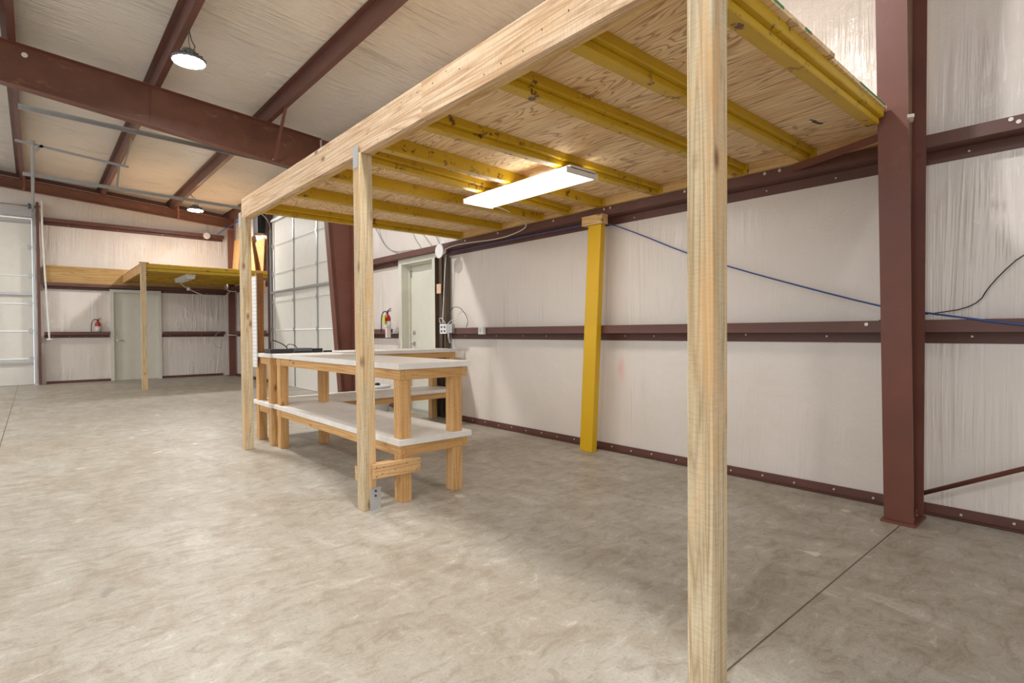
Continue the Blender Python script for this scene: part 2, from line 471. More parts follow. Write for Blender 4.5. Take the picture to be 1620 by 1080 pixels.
# ------------------------------------------------------------------ steel frames
def frame(y, lab, full=True):
    t = empty('steel_column', (3.72, y, 0), lab, 'column', 'steel columns of the main frames')
    fl = 0.07
    zt = 3.50; xb = 3.618; sl = 0.072
    xi = lambda z: xb - sl*z
    xo = XG - 0.004
    MB().sweep([(xi(0),y-fl,0.016),(xi(0)+0.012,y-fl,0.016),(xi(0)+0.012,y+fl,0.016),(xi(0),y+fl,0.016)],
               [(xi(zt),y-fl,zt),(xi(zt)+0.012,y-fl,zt),(xi(zt)+0.012,y+fl,zt),(xi(zt),y+fl,zt)]).build('inner_flange', m_prim, t)
    MB().box(xo-0.012, xo, y-fl, y+fl, 0.016, zroof(3.8)).build('outer_flange', m_prim, t)
    MB().sweep([(xi(0)+0.012,y-0.004,0.016),(xo-0.012,y-0.004,0.016),(xo-0.012,y+0.004,0.016),(xi(0)+0.012,y+0.004,0.016)],
               [(xi(zt)+0.012,y-0.004,zt),(xo-0.012,y-0.004,zt),(xo-0.012,y+0.004,zt),(xi(zt)+0.012,y+0.004,zt)]).build('web', m_webtan if y < 2 else m_prim, t)
    MB().box(xi(0)-0.02, xo+0.004, y-fl-0.012, y+fl+0.012, 0, 0.016).build('base_plate', m_prim, t)
    for bx in (xi(0)+0.07, xi(0)+0.15):
        MB().lathe((bx, y-0.045, 0.016), [(0.016,0),(0.016,0.018),(0.009,0.02),(0.009,0.05)], 6).build('anchor_bolt', m_prim, t)
    # knee end: haunch panel continuing up between the column and the rafter
    x1 = xi(zt)
    MB().sweep([(x1,y-0.004,zt),(xo-0.012,y-0.004,zt),(xo-0.012,y+0.004,zt),(x1,y+0.004,zt)],
               [(x1,y-0.004,zroof(x1)-0.012),(xo-0.012,y-0.004,zroof(xo)-0.012),(xo-0.012,y+0.004,zroof(xo)-0.012),(x1,y+0.004,zroof(x1)-0.012)]).build('knee_web', m_raft, t)
    return t

def rafter(y, lab, depth0, slope_b, fl=0.075, x0=-5.9, x1=3.36, group='steel rafters'):
    t = empty('steel_rafter', (0, y, zroof(0)-depth0), lab, 'rafter', group)
    zb = lambda x: zroof(0)-depth0 + slope_b*x
    def strip(f0, f1, ya, yb, nm, mat):
        MB().sweep([(x0,ya,f0(x0)),(x0,yb,f0(x0)),(x0,yb,f1(x0)),(x0,ya,f1(x0))],
                   [(x1,ya,f0(x1)),(x1,yb,f0(x1)),(x1,yb,f1(x1)),(x1,ya,f1(x1))]).build(nm, mat, t)
    strip(lambda x: zroof(x)-0.010, lambda x: zroof(x), y-fl, y+fl, 'top_flange', m_prim)
    strip(lambda x: zb(x), lambda x: zb(x)+0.010, y-fl, y+fl, 'bottom_flange', m_prim)
    strip(lambda x: zb(x)+0.010, lambda x: zroof(x)-0.010, y-0.004, y+0.004, 'web', m_raft)
    return t, zb

col1 = frame(0.857, 'reddish brown steel column nearest the camera, right of the raised timber platform')
MB().bar((3.452,0.775,2.20),(3.49,0.79,2.185),0.03,0.02).build('bracket_tab', m_bolt, col1)
col2 = frame(8.23, 'tapered reddish brown steel column beyond the workbenches, beside the large garage door')
rf1, zb1 = rafter(8.30, 'deep scuffed brown steel rafter crossing the ceiling in front of the garage doors', 0.48, -0.1066)
MB().box(1.152, 1.16, 8.285, 8.295, zb1(1.16)+0.01, zroof(1.16)-0.01).build('splice_seam', m_prim, rf1)
MB().lathe((-0.03, 8.294, 4.245), [(0.028,-0.002),(0.028,0.002)], 16, 'y').build('web_hole_cap', m_label, rf1)
rafter(0.857, 'brown steel rafter over the near column, above the top of the frame', 0.48, -0.1066)
rf3, zb3 = rafter(15.42, 'shallow brown steel rafter running along the top of the far wall', 0.225, -0.078, 0.05, -5.9, 3.95)

# corner column on the far wall
t = empty('steel_column', (3.87, 15.45, 0), 'slim brown steel corner column where the far wall meets the right wall', 'column')
MB().box(3.79, 3.95, 15.40, 15.408, 0.01, 3.78).build('face_flange', m_prim, t)
MB().box(3.866, 3.874, 15.408, 15.56, 0.01, 3.78).build('web', m_prim, t)
MB().box(3.77, 3.96, 15.38, 15.58, 0, 0.01).build('base_plate', m_prim, t)
# jamb column beside the far garage door
t = empty('steel_jamb', (0.12, 15.7, 0), 'brown steel jamb between the far garage door and the white sheeted wall', 'door jamb')
MB().box(0.075, 0.125, 15.62, 15.628, 0, 3.95).build('face_flange', m_girt, t)
MB().box(0.075, 0.083, 15.628, 15.84, 0, 3.95).build('web', m_girt, t)

# purlins, long Z sections
def purlin(x, lab, bot=None, name='roof_purlin', y0=YN, y1=15.82, grp='roof purlins'):
    z = zroof(x) + 0.002
    t = empty(name, (x, (y0+y1)/2, z), lab, 'purlin', grp)
    MB().box(x-0.003, x+0.003, y0, y1, z, z+0.20).build('web', m_girt, t)
    MB().box(x+0.003, x+0.065, y0, y1, z, z+0.004).build('bottom_flange', m_girt, t)
    MB().box(x+0.061, x+0.065, y0, y1, z+0.004, z+0.022).build('lip', m_girt, t)
    MB().box(x-0.065, x-0.003, y0, y1, z+0.190, z+0.194).build('top_flange', m_girt, t)
    return t
purlin(-0.165, 'brown roof purlin at the left edge of the photo')
purlin(1.205, 'brown roof purlin that carries the nearer high bay lamp')
purlin(2.565, 'brown roof purlin that carries the farther high bay lamp')
purlin(3.86, 'brown eave purlin against the top of the right wall')
for x, lb in ((-1.535, 'first'), (-2.905, 'second'), (-4.275, 'third')): purlin(x, 'brown roof purlin out of frame, ' + lb + ' to the left of the visible ones')
# rake angle behind the far rafter
MB().sweep([(-5.9,YW-0.012,zroof(-5.9)+0.11),(-5.9,YW-0.004,zroof(-5.9)+0.11),(-5.9,YW-0.004,zroof(-5.9)+0.195),(-5.9,YW-0.012,zroof(-5.9)+0.195)],
           [(3.85,YW-0.012,zroof(3.85)+0.11),(3.85,YW-0.004,zroof(3.85)+0.11),(3.85,YW-0.004,zroof(3.85)+0.195),(3.85,YW-0.012,zroof(3.85)+0.195)]
           ).build('trim_6', m_girt, kind='structure')
# flange braces
def brace(name, p0, p1, lab, w_=0.035, h_=0.035, cat='brace', bolts=True):
    o = MB().bar(p0, p1, w_, h_).build(name, m_prim, label=lab, cat=cat)
    if bolts:
        for p in (p0, p1):
            MB().lathe((p[0]-0.02, p[1], p[2]), [(0.010,-0.006),(0.010,0.006)], 8, 'x').build('bolt', m_bolt, o)
    return o
brace('flange_brace', (2.66,8.22,3.60), (2.60,7.56,4.14), 'angled brown brace from the big rafter up to a purlin')
brace('flange_brace', (2.70,15.37,3.93), (2.62,14.95,4.14), 'short brown brace at the far rafter by the small hanging lamp')
brace('flange_brace', (-0.10,15.37,4.14), (-0.10,15.0,4.36), 'short brown brace at the far rafter near the left edge')

# ------------------------------------------------------------------ girts (Z sections)
def girt_right(zw, y0, y1, lab, bolts=()):
    t = empty('wall_girt', (XG, (y0+y1)/2, zw-0.07), lab, 'girt', 'girts on the right wall')
    MB().box(XG, XG+0.004, y0, y1, zw, zw+0.066).build('inner_flange', m_girt, t)
    MB().box(XG, XW-0.002, y0, y1, zw-0.004, zw).build('web', m_girt, t)
    MB().box(XW-0.006, XW-0.002, y0, y1, zw-0.070, zw-0.004).build('outer_flange', m_girt, t)
    for (yy, dz) in bolts:
        if dz < 0: MB().lathe((XW-0.010, yy, zw+dz), [(0.006,-0.003),(0.006,0.003)], 8, 'x').build('screw', m_bolt, t)
        else: MB().lathe((XG-0.003, yy, zw+dz), [(0.011,-0.003),(0.011,0.002),(0.006,0.004)], 10, 'x').build('bolt', m_bolt, t)
    return t
girt_right(2.125, -4.8, 8.15, 'upper brown steel girt along the right wall, under the raised platform',
    [(1.70,.05),(1.60,.05),(2.32,.05),(3.05,.05),(3.12,.05),(3.75,.045),(4.6,.045),(5.2,.04),(1.3,-.04),(1.75,-.035),(2.2,-.04),(2.9,-.04),(0.62,-.035),(0.4,.03),(0.43,.05),(7.2,-.03),(6.4,-.03)])
girt_right(1.075, -4.8, 5.70, 'middle brown steel girt along the right wall, between the yellow prop and the column',
    [(2.2,.03),(1.35,-.03),(1.9,-.02),(2.7,-.03),(3.0,-.03),(4.0,-.03),(4.35,-.03),(4.8,-.03),(5.4,-.03),(1.08,.045),(0.6,-.03)])
girt_right(1.075, 6.95, 8.15, 'short middle brown girt between the side door and the tapered column', [(7.3,-.03)])
girt_right(2.22, 12.55, 15.38, 'upper brown girt on the right wall beyond the garage door', [])
girt_right(1.09, 12.55, 15.38, 'middle brown girt on the right wall beyond the garage door', [])

def girt_back(zw, x0, x1, lab, h=0.066):
    yi = YW-0.15
    t = empty('wall_girt', ((x0+x1)/2, yi, zw-0.07), lab, 'girt', 'girts on the far wall')
    MB().box(x0, x1, yi, yi+0.004, zw, zw+h).build('inner_flange', m_girt, t)
    MB().box(x0, x1, yi, YW-0.002, zw-0.004, zw).build('web', m_girt, t)
    MB().box(x0, x1, YW-0.006, YW-0.002, zw-0.070, zw-0.004).build('outer_flange', m_girt, t)
    for k in range(4):
        MB().lathe((x0+(k+0.5)*(x1-x0)/4, YW-0.010, zw-0.035), [(0.008,-0.003),(0.008,0.003)], 8, 'y').build('screw', m_bolt, t)
girt_back(3.575, 0.18, 3.78, 'high brown girt on the far wall with a white detector on it', 0.075)
girt_back(2.175, 0.18, 3.86, 'brown girt on the far wall just above the far door')
girt_back(1.085, 0.18, 1.345, 'brown girt holding the fire extinguisher left of the far door')
girt_back(1.085, 2.385, 3.78, 'brown girt right of the far door')

# ------------------------------------------------------------------ personnel doors
def door_right():
    t = empty('door_1', (XW, 6.45, 0), None, None, None, 'structure')
    x0 = 3.925
    f = MB(); f.box(x0, 4.12, DY0-0.005, DY0+0.085, 0, DZ); f.box(x0, 4.12, DY1-0.09, DY1, 0, DZ); f.box(x0, 4.12, DY0+0.085, DY1-0.09, DZ-0.075, DZ)
    f.build('door_frame', m_doorc, t, 0.003)
    s = MB(); s.box(4.045, 4.12, DY0+0.085, DY0+0.10, 0, DZ-0.09); s.box(4.045, 4.12, DY1-0.105, DY1-0.09, 0, DZ-0.09); s.box(4.045, 4.12, DY0+0.085, DY1-0.09, DZ-0.09, DZ-0.075)
    s.build('door_stop', m_doorc, t)
    MB().box(4.075, 4.118, DY0+0.10, DY1-0.105, 0.01, DZ-0.092).build('door_leaf', m_doorc, t, 0.002)
    hx = 4.075; hy = 6.745
    h = MB(); h.lathe((hx-0.012, hy, 0.93), [(0.032,0),(0.032,0.012)], 16, 'x'); h.tube([(hx-0.01,hy,0.93),(hx-0.06,hy,0.93),(hx-0.062,hy-0.12,0.925)], 0.010)
    h.build('lever_handle', m_chrome, t)
    MB().lathe((hx-0.02, hy, 1.09), [(0.018,0),(0.028,0.006),(0.028,0.02)], 16, 'x').build('deadbolt', m_chrome, t)
    MB().box(hx-0.012, hx, DY1-0.135, DY1-0.105, 1.87, 1.97).build('hinge', m_chrome, t)
    MB().box(4.0, 4.12, DY0+0.085, DY1-0.09, 0, 0.01).build('sill', m_galv, t)
door_right()
def door_back():
    t = empty('door_2', (1.865, YW, 0), None, None, None, 'structure')
    y0 = YW-0.07
    f = MB(); f.box(EX0, EX0+0.07, y0, YW+0.1, 0, EZ); f.box(EX1-0.07, EX1, y0, YW+0.1, 0, EZ); f.box(EX0+0.07, EX1-0.07, y0, YW+0.1, EZ-0.07, EZ)
    f.build('door_frame', m_doorc, t, 0.003)
    MB().box(EX0+0.07, EX1-0.07, YW+0.02, YW+0.06, 0.01, EZ-0.072).build('door_leaf', m_doorc, t, 0.002)
    h = MB(); h.lathe((1.50, YW+0.006, 0.95), [(0.032,0),(0.032,0.014)], 16, 'y'); h.tube([(1.50,YW+0.01,0.95),(1.50,YW-0.045,0.95),(1.62,YW-0.045,0.945)], 0.010)
    h.build('lever_handle', m_chrome, t)
    MB().lathe((1.50, YW, 1.11), [(0.018,0),(0.028,0.006),(0.028,0.02)], 16, 'y').build('deadbolt', m_chrome, t)
    MB().box(EX0+0.07, EX1-0.07, YW-0.02, YW+0.08, 0, 0.01).build('sill', m_galv, t)
door_back()
# dark steel channel beside the side door
t = empty('steel_channel', (3.93, 5.83, 0), 'dark bronze steel channel standing right of the side door frame', 'door jamb')
MB().box(3.955, 3.962, 5.715, 5.95, 0, 2.05).build('web', m_chan, t)
MB().box(3.90, 3.955, 5.715, 5.722, 0, 2.05).build('flange', m_chan, t)
MB().box(3.90, 3.955, 5.943, 5.95, 0, 2.05).build('flange', m_chan, t)
MB().box(3.925, 3.955, 5.83, 5.842, 0, 2.05).build('stiffener', m_chan, t)

# ------------------------------------------------------------------ sectional garage doors
SEAMS = [0.0, 0.57, 1.172, 1.768, 2.374, 2.98, 3.6]
def garage(axis, plane, a0, a1, name, stiles, far_track, struts, depth_dir):
    """axis 'y': door lies along y at x = plane ; axis 'x': along x at y = plane. The room is on the minus side."""
    def bx(m, a, b, d0, d1, z0, z1):
        if axis == 'y': m.box(plane+d0, plane+d1, a, b, z0, z1)
        else: m.box(a, b, plane+d0, plane+d1, z0, z1)
    t = empty(name, (plane, (a0+a1)/2, 0) if axis == 'y' else ((a0+a1)/2, plane, 0), None, None, None, 'structure')
    for z0, z1 in zip(SEAMS[:-1], SEAMS[1:]):
        m = MB(); bx(m, a0, a1, 0, 0.045, z0+0.004, z1-0.004)
        bx(m, a0, a1, -0.008, 0, z0+0.004, z0+0.022); bx(m, a0, a1, -0.008, 0, z1-0.022, z1-0.004)
        m.build('door_section', m_doorw, t, 0.002)
    m = MB(); bx(m, a0, a1, 0.01, 0.03, 0, 0.012); m.build('bottom_seal', m_seal, t)
    for s in struts:
        m = MB(); bx(m, a0, a1, -0.05, -0.01, s-0.003, s+0.003); bx(m, a0, a1, -0.05, -0.046, s, s+0.05); m.build('strut', m_galv, t)
    for s in stiles:
        m = MB(); bx(m, s-0.022, s+0.022, -0.014, -0.008, 0.02, 3.58); m.build('stile', m_galv, t)
        for z in SEAMS[1:-1]:
            m = MB(); bx(m, s-0.035, s+0.035, -0.024, -0.014, z-0.045, z+0.045); bx(m, s-0.02, s+0.02, -0.034, -0.024, z-0.012, z+0.012); m.build('hinge', m_galv, t)
    for e, sg in ((a0, -1), (a1, 1)):
        m = MB(); bx(m, min(e, e-sg*0.10), max(e, e-sg*0.10), -0.012, -0.008, 0.02, 3.58); m.build('end_stile', m_doorw, t)
        for z in SEAMS[1:-1]:
            m = MB(); bx(m, min(e, e-sg*0.07), max(e, e-sg*0.07), -0.03, -0.012, z-0.05, z+0.05); bx(m, min(e, e+sg*0.05), max(e, e+sg*0.05), -0.035, -0.02, z-0.01, z+0.01); m.build('roller_hinge', m_galv, t)
        m = MB(); bx(m, e+sg*0.03-0.022, e+sg*0.03+0.022, -0.062, -0.058, 0.02, 3.35); bx(m, e+sg*0.05-0.002, e+sg*0.05+0.002, -0.058, -0.01, 0.02, 3.35)
        m.build('vertical_track', m_galv, t)
        if far_track:   # bend and horizontal run of the track
            pts = []
            for k in range(9):
                a = math.pi/2*k/8
                pts.append((-0.04-0.38*(1-math.cos(a)), 3.35+0.38*math.sin(a)))
            m = MB()
            P = lambda d, z: ((plane+d, e+sg*0.03, z) if axis == 'y' else (e+sg*0.03, plane+d, z))
            for (d0, z0), (d1, z1) in zip(pts[:-1], pts[1:]): m.bar(P(d0,z0), P(d1,z1), 0.045, 0.012, (0,1,0) if axis == 'x' else (1,0,0))
            m.build('track_bend', m_galv, t)
            m = MB(); m.bar(P(pts[-1][0], pts[-1][1]), P(-far_track, pts[-1][1]+0.09), 0.012, 0.058)
            m.bar(P(pts[-1][0], pts[-1][1]+0.025), P(-far_track, pts[-1][1]+0.115), 0.05, 0.006)
            m.build('horizontal_track', m_galv, t)
    # torsion shaft with drums and spring
    m = MB()
    if axis == 'y': m.tube([(plane-0.12, a0-0.15, 3.86), (plane-0.12, a1+0.15, 3.86)], 0.013)
    else: m.tube([(a0-0.15, plane-0.12, 3.86), (a1+0.15, plane-0.12, 3.86)], 0.013)
    m.build('torsion_shaft', m_galv, t)
    for e in (a0+0.02, a1-0.02):
        m = MB(); c = (plane-0.12, e, 3.86) if axis == 'y' else (e, plane-0.12, 3.86)
        m.lathe(c, [(0.05,-0.03),(0.07,-0.025),(0.05,0.0),(0.05,0.03)], 16, 'y' if axis == 'y' else 'x'); m.build('cable_drum', m_casing, t)
    return t
g1 = garage('y', 3.96, 8.86, 12.42, 'door_3', [9.95, 11.15], 4.06, [1.945, 3.5], -1)
MB().box(3.93, 3.945, 9.35, 9.42, 2.42, 2.56).build('paper_sticker', m_label, g1)
g2 = garage('x', YW-0.02, -3.56, 0.0, 'door_4', [-1.2, -2.4], 5.5, [0.47, 1.94, 3.5], -1)
# header angle above the far garage door and jamb of the side one
B(-3.7, 0.09, 15.70, 15.72, 3.64, 3.76).build('trim_7', m_galv, kind='structure')
B(3.86, 3.985, 12.475, 12.485, 0, 4.0).build('trim_8', m_girt, kind='structure')
B(3.86, 3.985, 8.76, 8.77, 0, 4.0).build('trim_9', m_girt, kind='structure')
# perforated hangers of the tracks
def perf(name, pts, lab):
    t = empty(name, pts[0][0], lab, 'track hanger')
    for p0, p1 in pts:
        MB().bar(p0, p1, 0.004, 0.036).build('perforated_angle', m_galv, t)
perf('track_hanger', [((-0.16,10.42,3.83),(1.16,10.42,3.705)), ((0.03,10.42,3.87),(0.03,10.42,3.78)), ((0.06,10.42,3.72),(0.14,10.42,3.82)), ((1.10,10.43,3.72),(1.24,10.7,4.22))],
     'perforated steel hanger bar holding the far garage door track')
perf('track_hanger', [((1.20,12.42,3.82),(1.24,12.42,4.22))], 'perforated steel drop strap on the side door track at the purlin')
perf('track_hanger', [((-0.12,8.84,3.86),(-0.12,8.84,4.33))], 'perforated steel drop strap at the inner end of the nearer side door track')
# wall mounted opener in the corner of the side garage door
t = empty('door_opener', (3.80, 12.75, 3.25), 'black wall mounted garage door opener at the top corner of the side garage door', 'opener')
MB().box(3.70, 3.86, 12.60, 12.92, 3.28, 3.80).build('motor_box', m_black, t, 0.01)
MB().box(3.74, 3.985, 12.92, 12.95, 3.30, 3.78).build('mount_plate', m_galv, t)

# ------------------------------------------------------------------ near platform (loft)
BX0 = 1.49
loft = empty('storage_loft', (2.7, 3.1, 0), 'raised timber and yellow steel storage platform with plywood deck along the right wall', 'loft')
MB().box(BX0, BX0+0.0375, 0.72, 2.385, 2.162, 2.348).build('front_beam_board', m_beam, loft, 0.002)
MB().box(BX0, BX0+0.0375, 2.388, 5.56, 2.162, 2.348).build('front_beam_board', m_beam, loft, 0.002)
MB().box(BX0+0.0385, BX0+0.076, 0.72, 3.85, 2.162, 2.348).build('rear_beam_board', m_ledger, loft, 0.002)
MB().box(BX0+0.0385, BX0+0.076, 3.853, 5.56, 2.162, 2.348).build('rear_beam_board', m_ledger, loft, 0.002)
for (ya, yb, xa, xb, nm) in ((0.808, 0.893, 1.490, 1.576, 'near'), (3.063, 3.146, 1.497, 1.583, 'mid'), (5.448, 5.53, 1.478, 1.562, 'far')):
    db, dt = {'near': (0.001, -0.003), 'mid': (-0.010, -0.021), 'far': (-0.014, -0.020)}[nm]   # the posts lean a little
    MB().sweep([(xa+db,ya,0),(xb+db,ya,0),(xb+db,yb,0),(xa+db,yb,0)], [(xa+dt,ya,2.1615),(xb+dt,ya,2.1615),(xb+dt,yb,2.1615),(xa+dt,yb,2.1615)]).build('post', m_post, loft, 0.004)
    xa += dt
    if nm != 'near':
        q = MB().box(min(xa, BX0)-0.004, min(xa, BX0)-0.001, ya+0.006, ya+0.07, 2.075, 2.205)
        q.build('nail_plate', m_nailplate, loft)
p = MB(); p.box(1.526, 1.600, 3.057, 3.0625, 0.004, 0.135); p.box(1.530, 1.604, 3.045, 3.0625, 0.0, 0.004)
pb = p.build('post_bracket', m_nailplate, loft, 0.001, label='galvanised angle bracket at the foot of the middle post')
for z in (0.085, 0.105): 
    MB().lathe((1.563, 3.056, z if z < 0.1 else 0.115), [(0.006,-0.004),(0.006,0.0)], 8, 'y').build('bolt', m_black, pb)
for k in range(34):
    yy = 0.95 + k*0.135 + random.uniform(-0.03, 0.03); zz = random.choice((2.185, 2.205, 2.255, 2.30, 2.325)) + random.uniform(-0.008, 0.008)
    MB().lathe((BX0-0.0006, yy, zz), [(0.0032,-0.0006),(0.0032,0.0008)], 6, 'x').build('nail_head', m_black, loft)
# decking, four sheets
nd = [(2.622,0.876),(3.43,0.876),(3.43,0.94),(3.985,0.94),(3.985,3.298),(2.622,3.298)]
MB().sweep([(a,b,2.258) for a,b in nd], [(a,b,2.277) for a,b in nd]).build('plywood_sheet', m_ply, loft)
for (x0, x1, y0, y1) in ((1.566, 2.62, 0.862, 3.298), (1.566, 2.62, 3.30, 5.58), (2.622, 3.985, 3.30, 5.60)):
    MB().box(x0, x1, y0, y1, 2.258, 2.277).build('plywood_sheet', m_ply, loft)
MB().box(3.795, 3.835, 0.95, 5.25, 2.191, 2.2575).build('wall_ledger', m_ledger, loft)

STEP = [(0.040,0.0),(-0.034,0.0),(-0.040,0.006),(-0.040,0.016),(-0.026,0.020),(-0.026,0.030),(-0.036,0.034),(-0.036,0.046),(-0.016,0.052),(-0.016,0.0)]
def joist(yl, yr, step, xe=3.785):
    """cold-rolled yellow rack beam; stepped face towards the camera, or its plain back"""
    H0, H1 = 2.258-2.168, 2.258-2.187
    def prof(zb, H, y, x):
        k = H
        if step:
            pr = [(0.044,0),(-0.012,0),(-0.016,0.05*k),(-0.016,0.36*k),(-0.012,0.42*k),(-0.034,0.46*k),(-0.038,0.52*k),(-0.038,k),(0.044,k)]
        else:
            pr = [(0.030,0),(-0.028,0),(-0.030,0.003),(-0.030,k-0.002),(-0.028,k),(0.030,k)]
        return [(x, y+a, zb+b) for a, b in pr]
    o = MB().sweep(prof(2.168, H0, yl, 1.567), prof(2.187, H1, yr, xe)).build('joist', m_yel, loft)
    if xe > 3.5: MB().box(xe+0.001, xe+0.0095, yr-0.055, yr+0.055, 2.192, 2.254).build('end_plate', m_yel, loft)
    return o
for yl, yr, s in ((0.925,0.925,1),(1.405,1.405,1),(1.835,1.850,1),(2.480,2.545,1),(2.955,3.130,0),(3.215,3.515,1),(3.745,3.890,0),(4.400,4.525,0),(5.165,5.235,1)):
    joist(yl, yr, s, 3.42 if yl < 1 else 3.785)
for (xa, xb) in ((1.90, 2.10), (2.30, 2.36), (3.0, 3.40)):
    y_ = 0.8615 if xa < 2.6 else 0.8755
    MB().box(xa, xb, y_-0.0008, y_, 2.266, 2.277).build('green_edge_paint', m_green, loft)
m_ = MB()
m_.bar((3.27,1.20,2.2575),(3.32,1.185,2.2575),0.012,0.001); m_.bar((3.31,1.20,2.2575),(3.39,1.18,2.2575),0.02,0.001)
for k in range(4): m_.bar((3.30+0.02*k,1.285+0.004*k,2.2575),(3.305+0.02*k,1.310+0.004*k,2.2575),0.004,0.001)
for k in range(7): m_.bar((3.03+0.025*k,2.28+0.003*(k%3),2.2575),(3.025+0.025*k,2.33,2.2575),0.004,0.001)
for k in range(6): m_.bar((2.13+0.02*k,3.36,2.2575),(2.12+0.02*k,3.41-0.01*(k%2),2.2575),0.004,0.001)
m_.build('stamp_marks', m_black, loft)
# tie boards at the foot of the middle post
for (x0, x1, y0, y1) in ((1.560, 1.862, 3.018, 3.056), (1.455, 1.80, 3.150, 3.188)):
    pass
tie = MB().box(1.535, 1.862, 3.020, 3.056, 0.195, 0.283).build('tie_board', m_board_x, label='short pine board nailed across the middle post and the bench leg, front one', cat='board', bevel=0.002, group='tie boards')
for x, z in ((1.552,0.21),(1.552,0.265),(1.59,0.222),(1.60,0.262),(1.68,0.235),(1.76,0.262),(1.83,0.21),(1.845,0.265),(1.85,0.215)):
    MB().lathe((x, 3.0195, z), [(0.0035,-0.0008),(0.0035,0.001)], 6, 'y').build('nail_head', m_black, tie)
MB().box(1.490, 1.84, 3.150, 3.186, 0.170, 0.258).build('tie_board', m_board_x, label='short pine board nailed behind the middle post, rear one of the pair', cat='board', bevel=0.002, group='tie boards')

# fluorescent wraparound fixture under the platform
t = empty('light_fixture', (2.74, 2.98, 2.166), 'lit white fluorescent wraparound fixture hanging under the near platform', 'lamp')
MB().box(2.63, 2.87, 2.41, 3.55, 2.146, 2.166).build('housing', m_white, t)
MB().sweep([(2.605,2.425,2.146),(2.62,2.425,2.118),(2.88,2.425,2.118),(2.895,2.425,2.146)],
           [(2.605,3.535,2.146),(2.62,3.535,2.118),(2.88,3.535,2.118),(2.895,3.535,2.146)]).build('lens', m_tube, t)
for y0 in (2.41, 3.536): MB().box(2.60, 2.90, y0, y0+0.0145, 2.114, 2.152).build('end_cap', m_white, t)

# ------------------------------------------------------------------ yellow prop
t = empty('support_post', (3.76, 3.27, 0), 'bright yellow steel prop with a wood block on top, leaning at the right wall', 'post')
MB().sweep([(3.752,3.20,0),(3.822,3.20,0),(3.822,3.345,0),(3.752,3.345,0)],
           [(3.765,3.098,2.035),(3.829,3.098,2.035),(3.829,3.245,2.035),(3.765,3.245,2.035)]).build('shaft', m_yelpost, t, 0.005)
MB().box(3.755, 3.836, 3.078, 3.312, 2.037, 2.122).build('wood_block', m_ledger, t, 0.002)

# ------------------------------------------------------------------ workbenches
TT, TH, AP = 0.888, 0.038, 0.062
ST = 0.405
def bench(label, x0, x1, y0, y1, legs, midleg=None):
    t = empty('workbench', ((x0+x1)/2, (y0+y1)/2, 0), label, 'workbench')
    i = 0.022
    for top, nm in ((TT, 'tabletop'), (ST, 'shelf')):
        mt = m_white_top
        MB().box(x0, x1, y0, y1, top-TH, top).build(nm, mt, t, 0.002)
        a0, a1 = top-TH-AP-0.006, top-TH-0.0005
        MB().box(x0+i, x0+i+0.036, y0+i, y1-i, a0, a1).build('side_rail', m_fir_y, t, 0.001)
        MB().box(x1-i-0.036, x1-i, y0+i, y1-i, a0, a1).build('side_rail', m_fir_y, t, 0.001)
        MB().box(x0+i+0.037, x1-i-0.037, y0+i, y0+i+0.036, a0, a1).build('end_rail', m_fir_x, t, 0.001)
        MB().box(x0+i+0.037, x1-i-0.037, y1-i-0.036, y1-i, a0, a1).build('end_rail', m_fir_x, t, 0.001)
    for lx, ly in legs:
        MB().box(lx, lx+0.078, ly, ly+0.085, 0, ST-TH-0.0005).build('leg', m_fir_z, t, 0.003)
        MB().box(lx, lx+0.078, ly, ly+0.085, ST+0.0005, TT-TH-0.0005).build('leg', m_fir_z, t, 0.003)
    return t
bench('long white topped workbench with a lower shelf running toward the camera', 1.715, 2.285, 3.035, 5.425,
      [(1.742,3.062),(2.145,3.062),(1.732,5.275),(2.12,5.262)])
bench('white topped workbench standing crosswise against the right wall behind the long bench', 1.700, 3.893, 5.447, 6.02,
      [(1.712,5.470),(1.715,5.865),(3.80,5.470),(3.79,5.865)])
# upright with a ruled panel at the left end of the rear bench
t = empty('ruled_board', (1.74, 5.93, TT), 'tall narrow white ruled board on a brown stud at the rear bench end', 'board')
MB().box(1.688, 1.698, 5.83, 6.01, 0.745, 1.665).build('white_panel', m_ruled, t)
MB().box(1.6985, 1.6995+0.0, 5.835, 6.005, 0.75, 1.66).build('backing', m_stud, t)
MB().box(1.7002, 1.772, 5.86, 5.898, TT+0.001, 1.70).build('stud', m_stud, t, 0.002)
MB().box(1.7725, 1.792, 5.86, 5.898, 1.50, 1.63).build('cleat', m_board_x, t, 0.001)

# electronics on the rear bench
z = TT
t = empty('power_supply', (1.86, 5.60, z), 'flat black power supply with a looping black cord on the rear bench', 'electronics')
MB().box(1.72, 1.93, 5.50, 5.70, z, z+0.042).build('body', m_black, t, 0.004)
MB().tube([(1.76,5.62,z+0.045),(1.76,5.62,z+0.13),(1.80,5.62,z+0.125),(1.88,5.60,z+0.085),(1.91,5.58,z+0.045)], 0.005).build('cord', m_black, t)
t = empty('network_switch', (2.05, 5.60, z), 'flat grey electronic box beside the black power supply', 'electronics')
MB().box(1.945, 2.13, 5.50, 5.66, z, z+0.048).build('body', m_grey, t, 0.004)
MB().box(1.95, 2.12, 5.498, 5.4995, z+0.006, z+0.020).build('port_strip', m_black, t)
MB().box(2.145, 2.235, 5.50, 5.58, z, z+0.042).build('power_adapter', m_black, bevel=0.004, label='small black power brick right of the grey electronic box', cat='electronics')
t = empty('plug_connector', (2.30, 5.54, z), 'small black two part plug lying at the right end of the electronics', 'electronics')
MB().box(2.26, 2.295, 5.52, 5.56, z, z+0.018).build('plug', m_black, t, 0.003)
MB().box(2.30, 2.345, 5.525, 5.555, z, z+0.018).build('socket', m_black, t, 0.003)
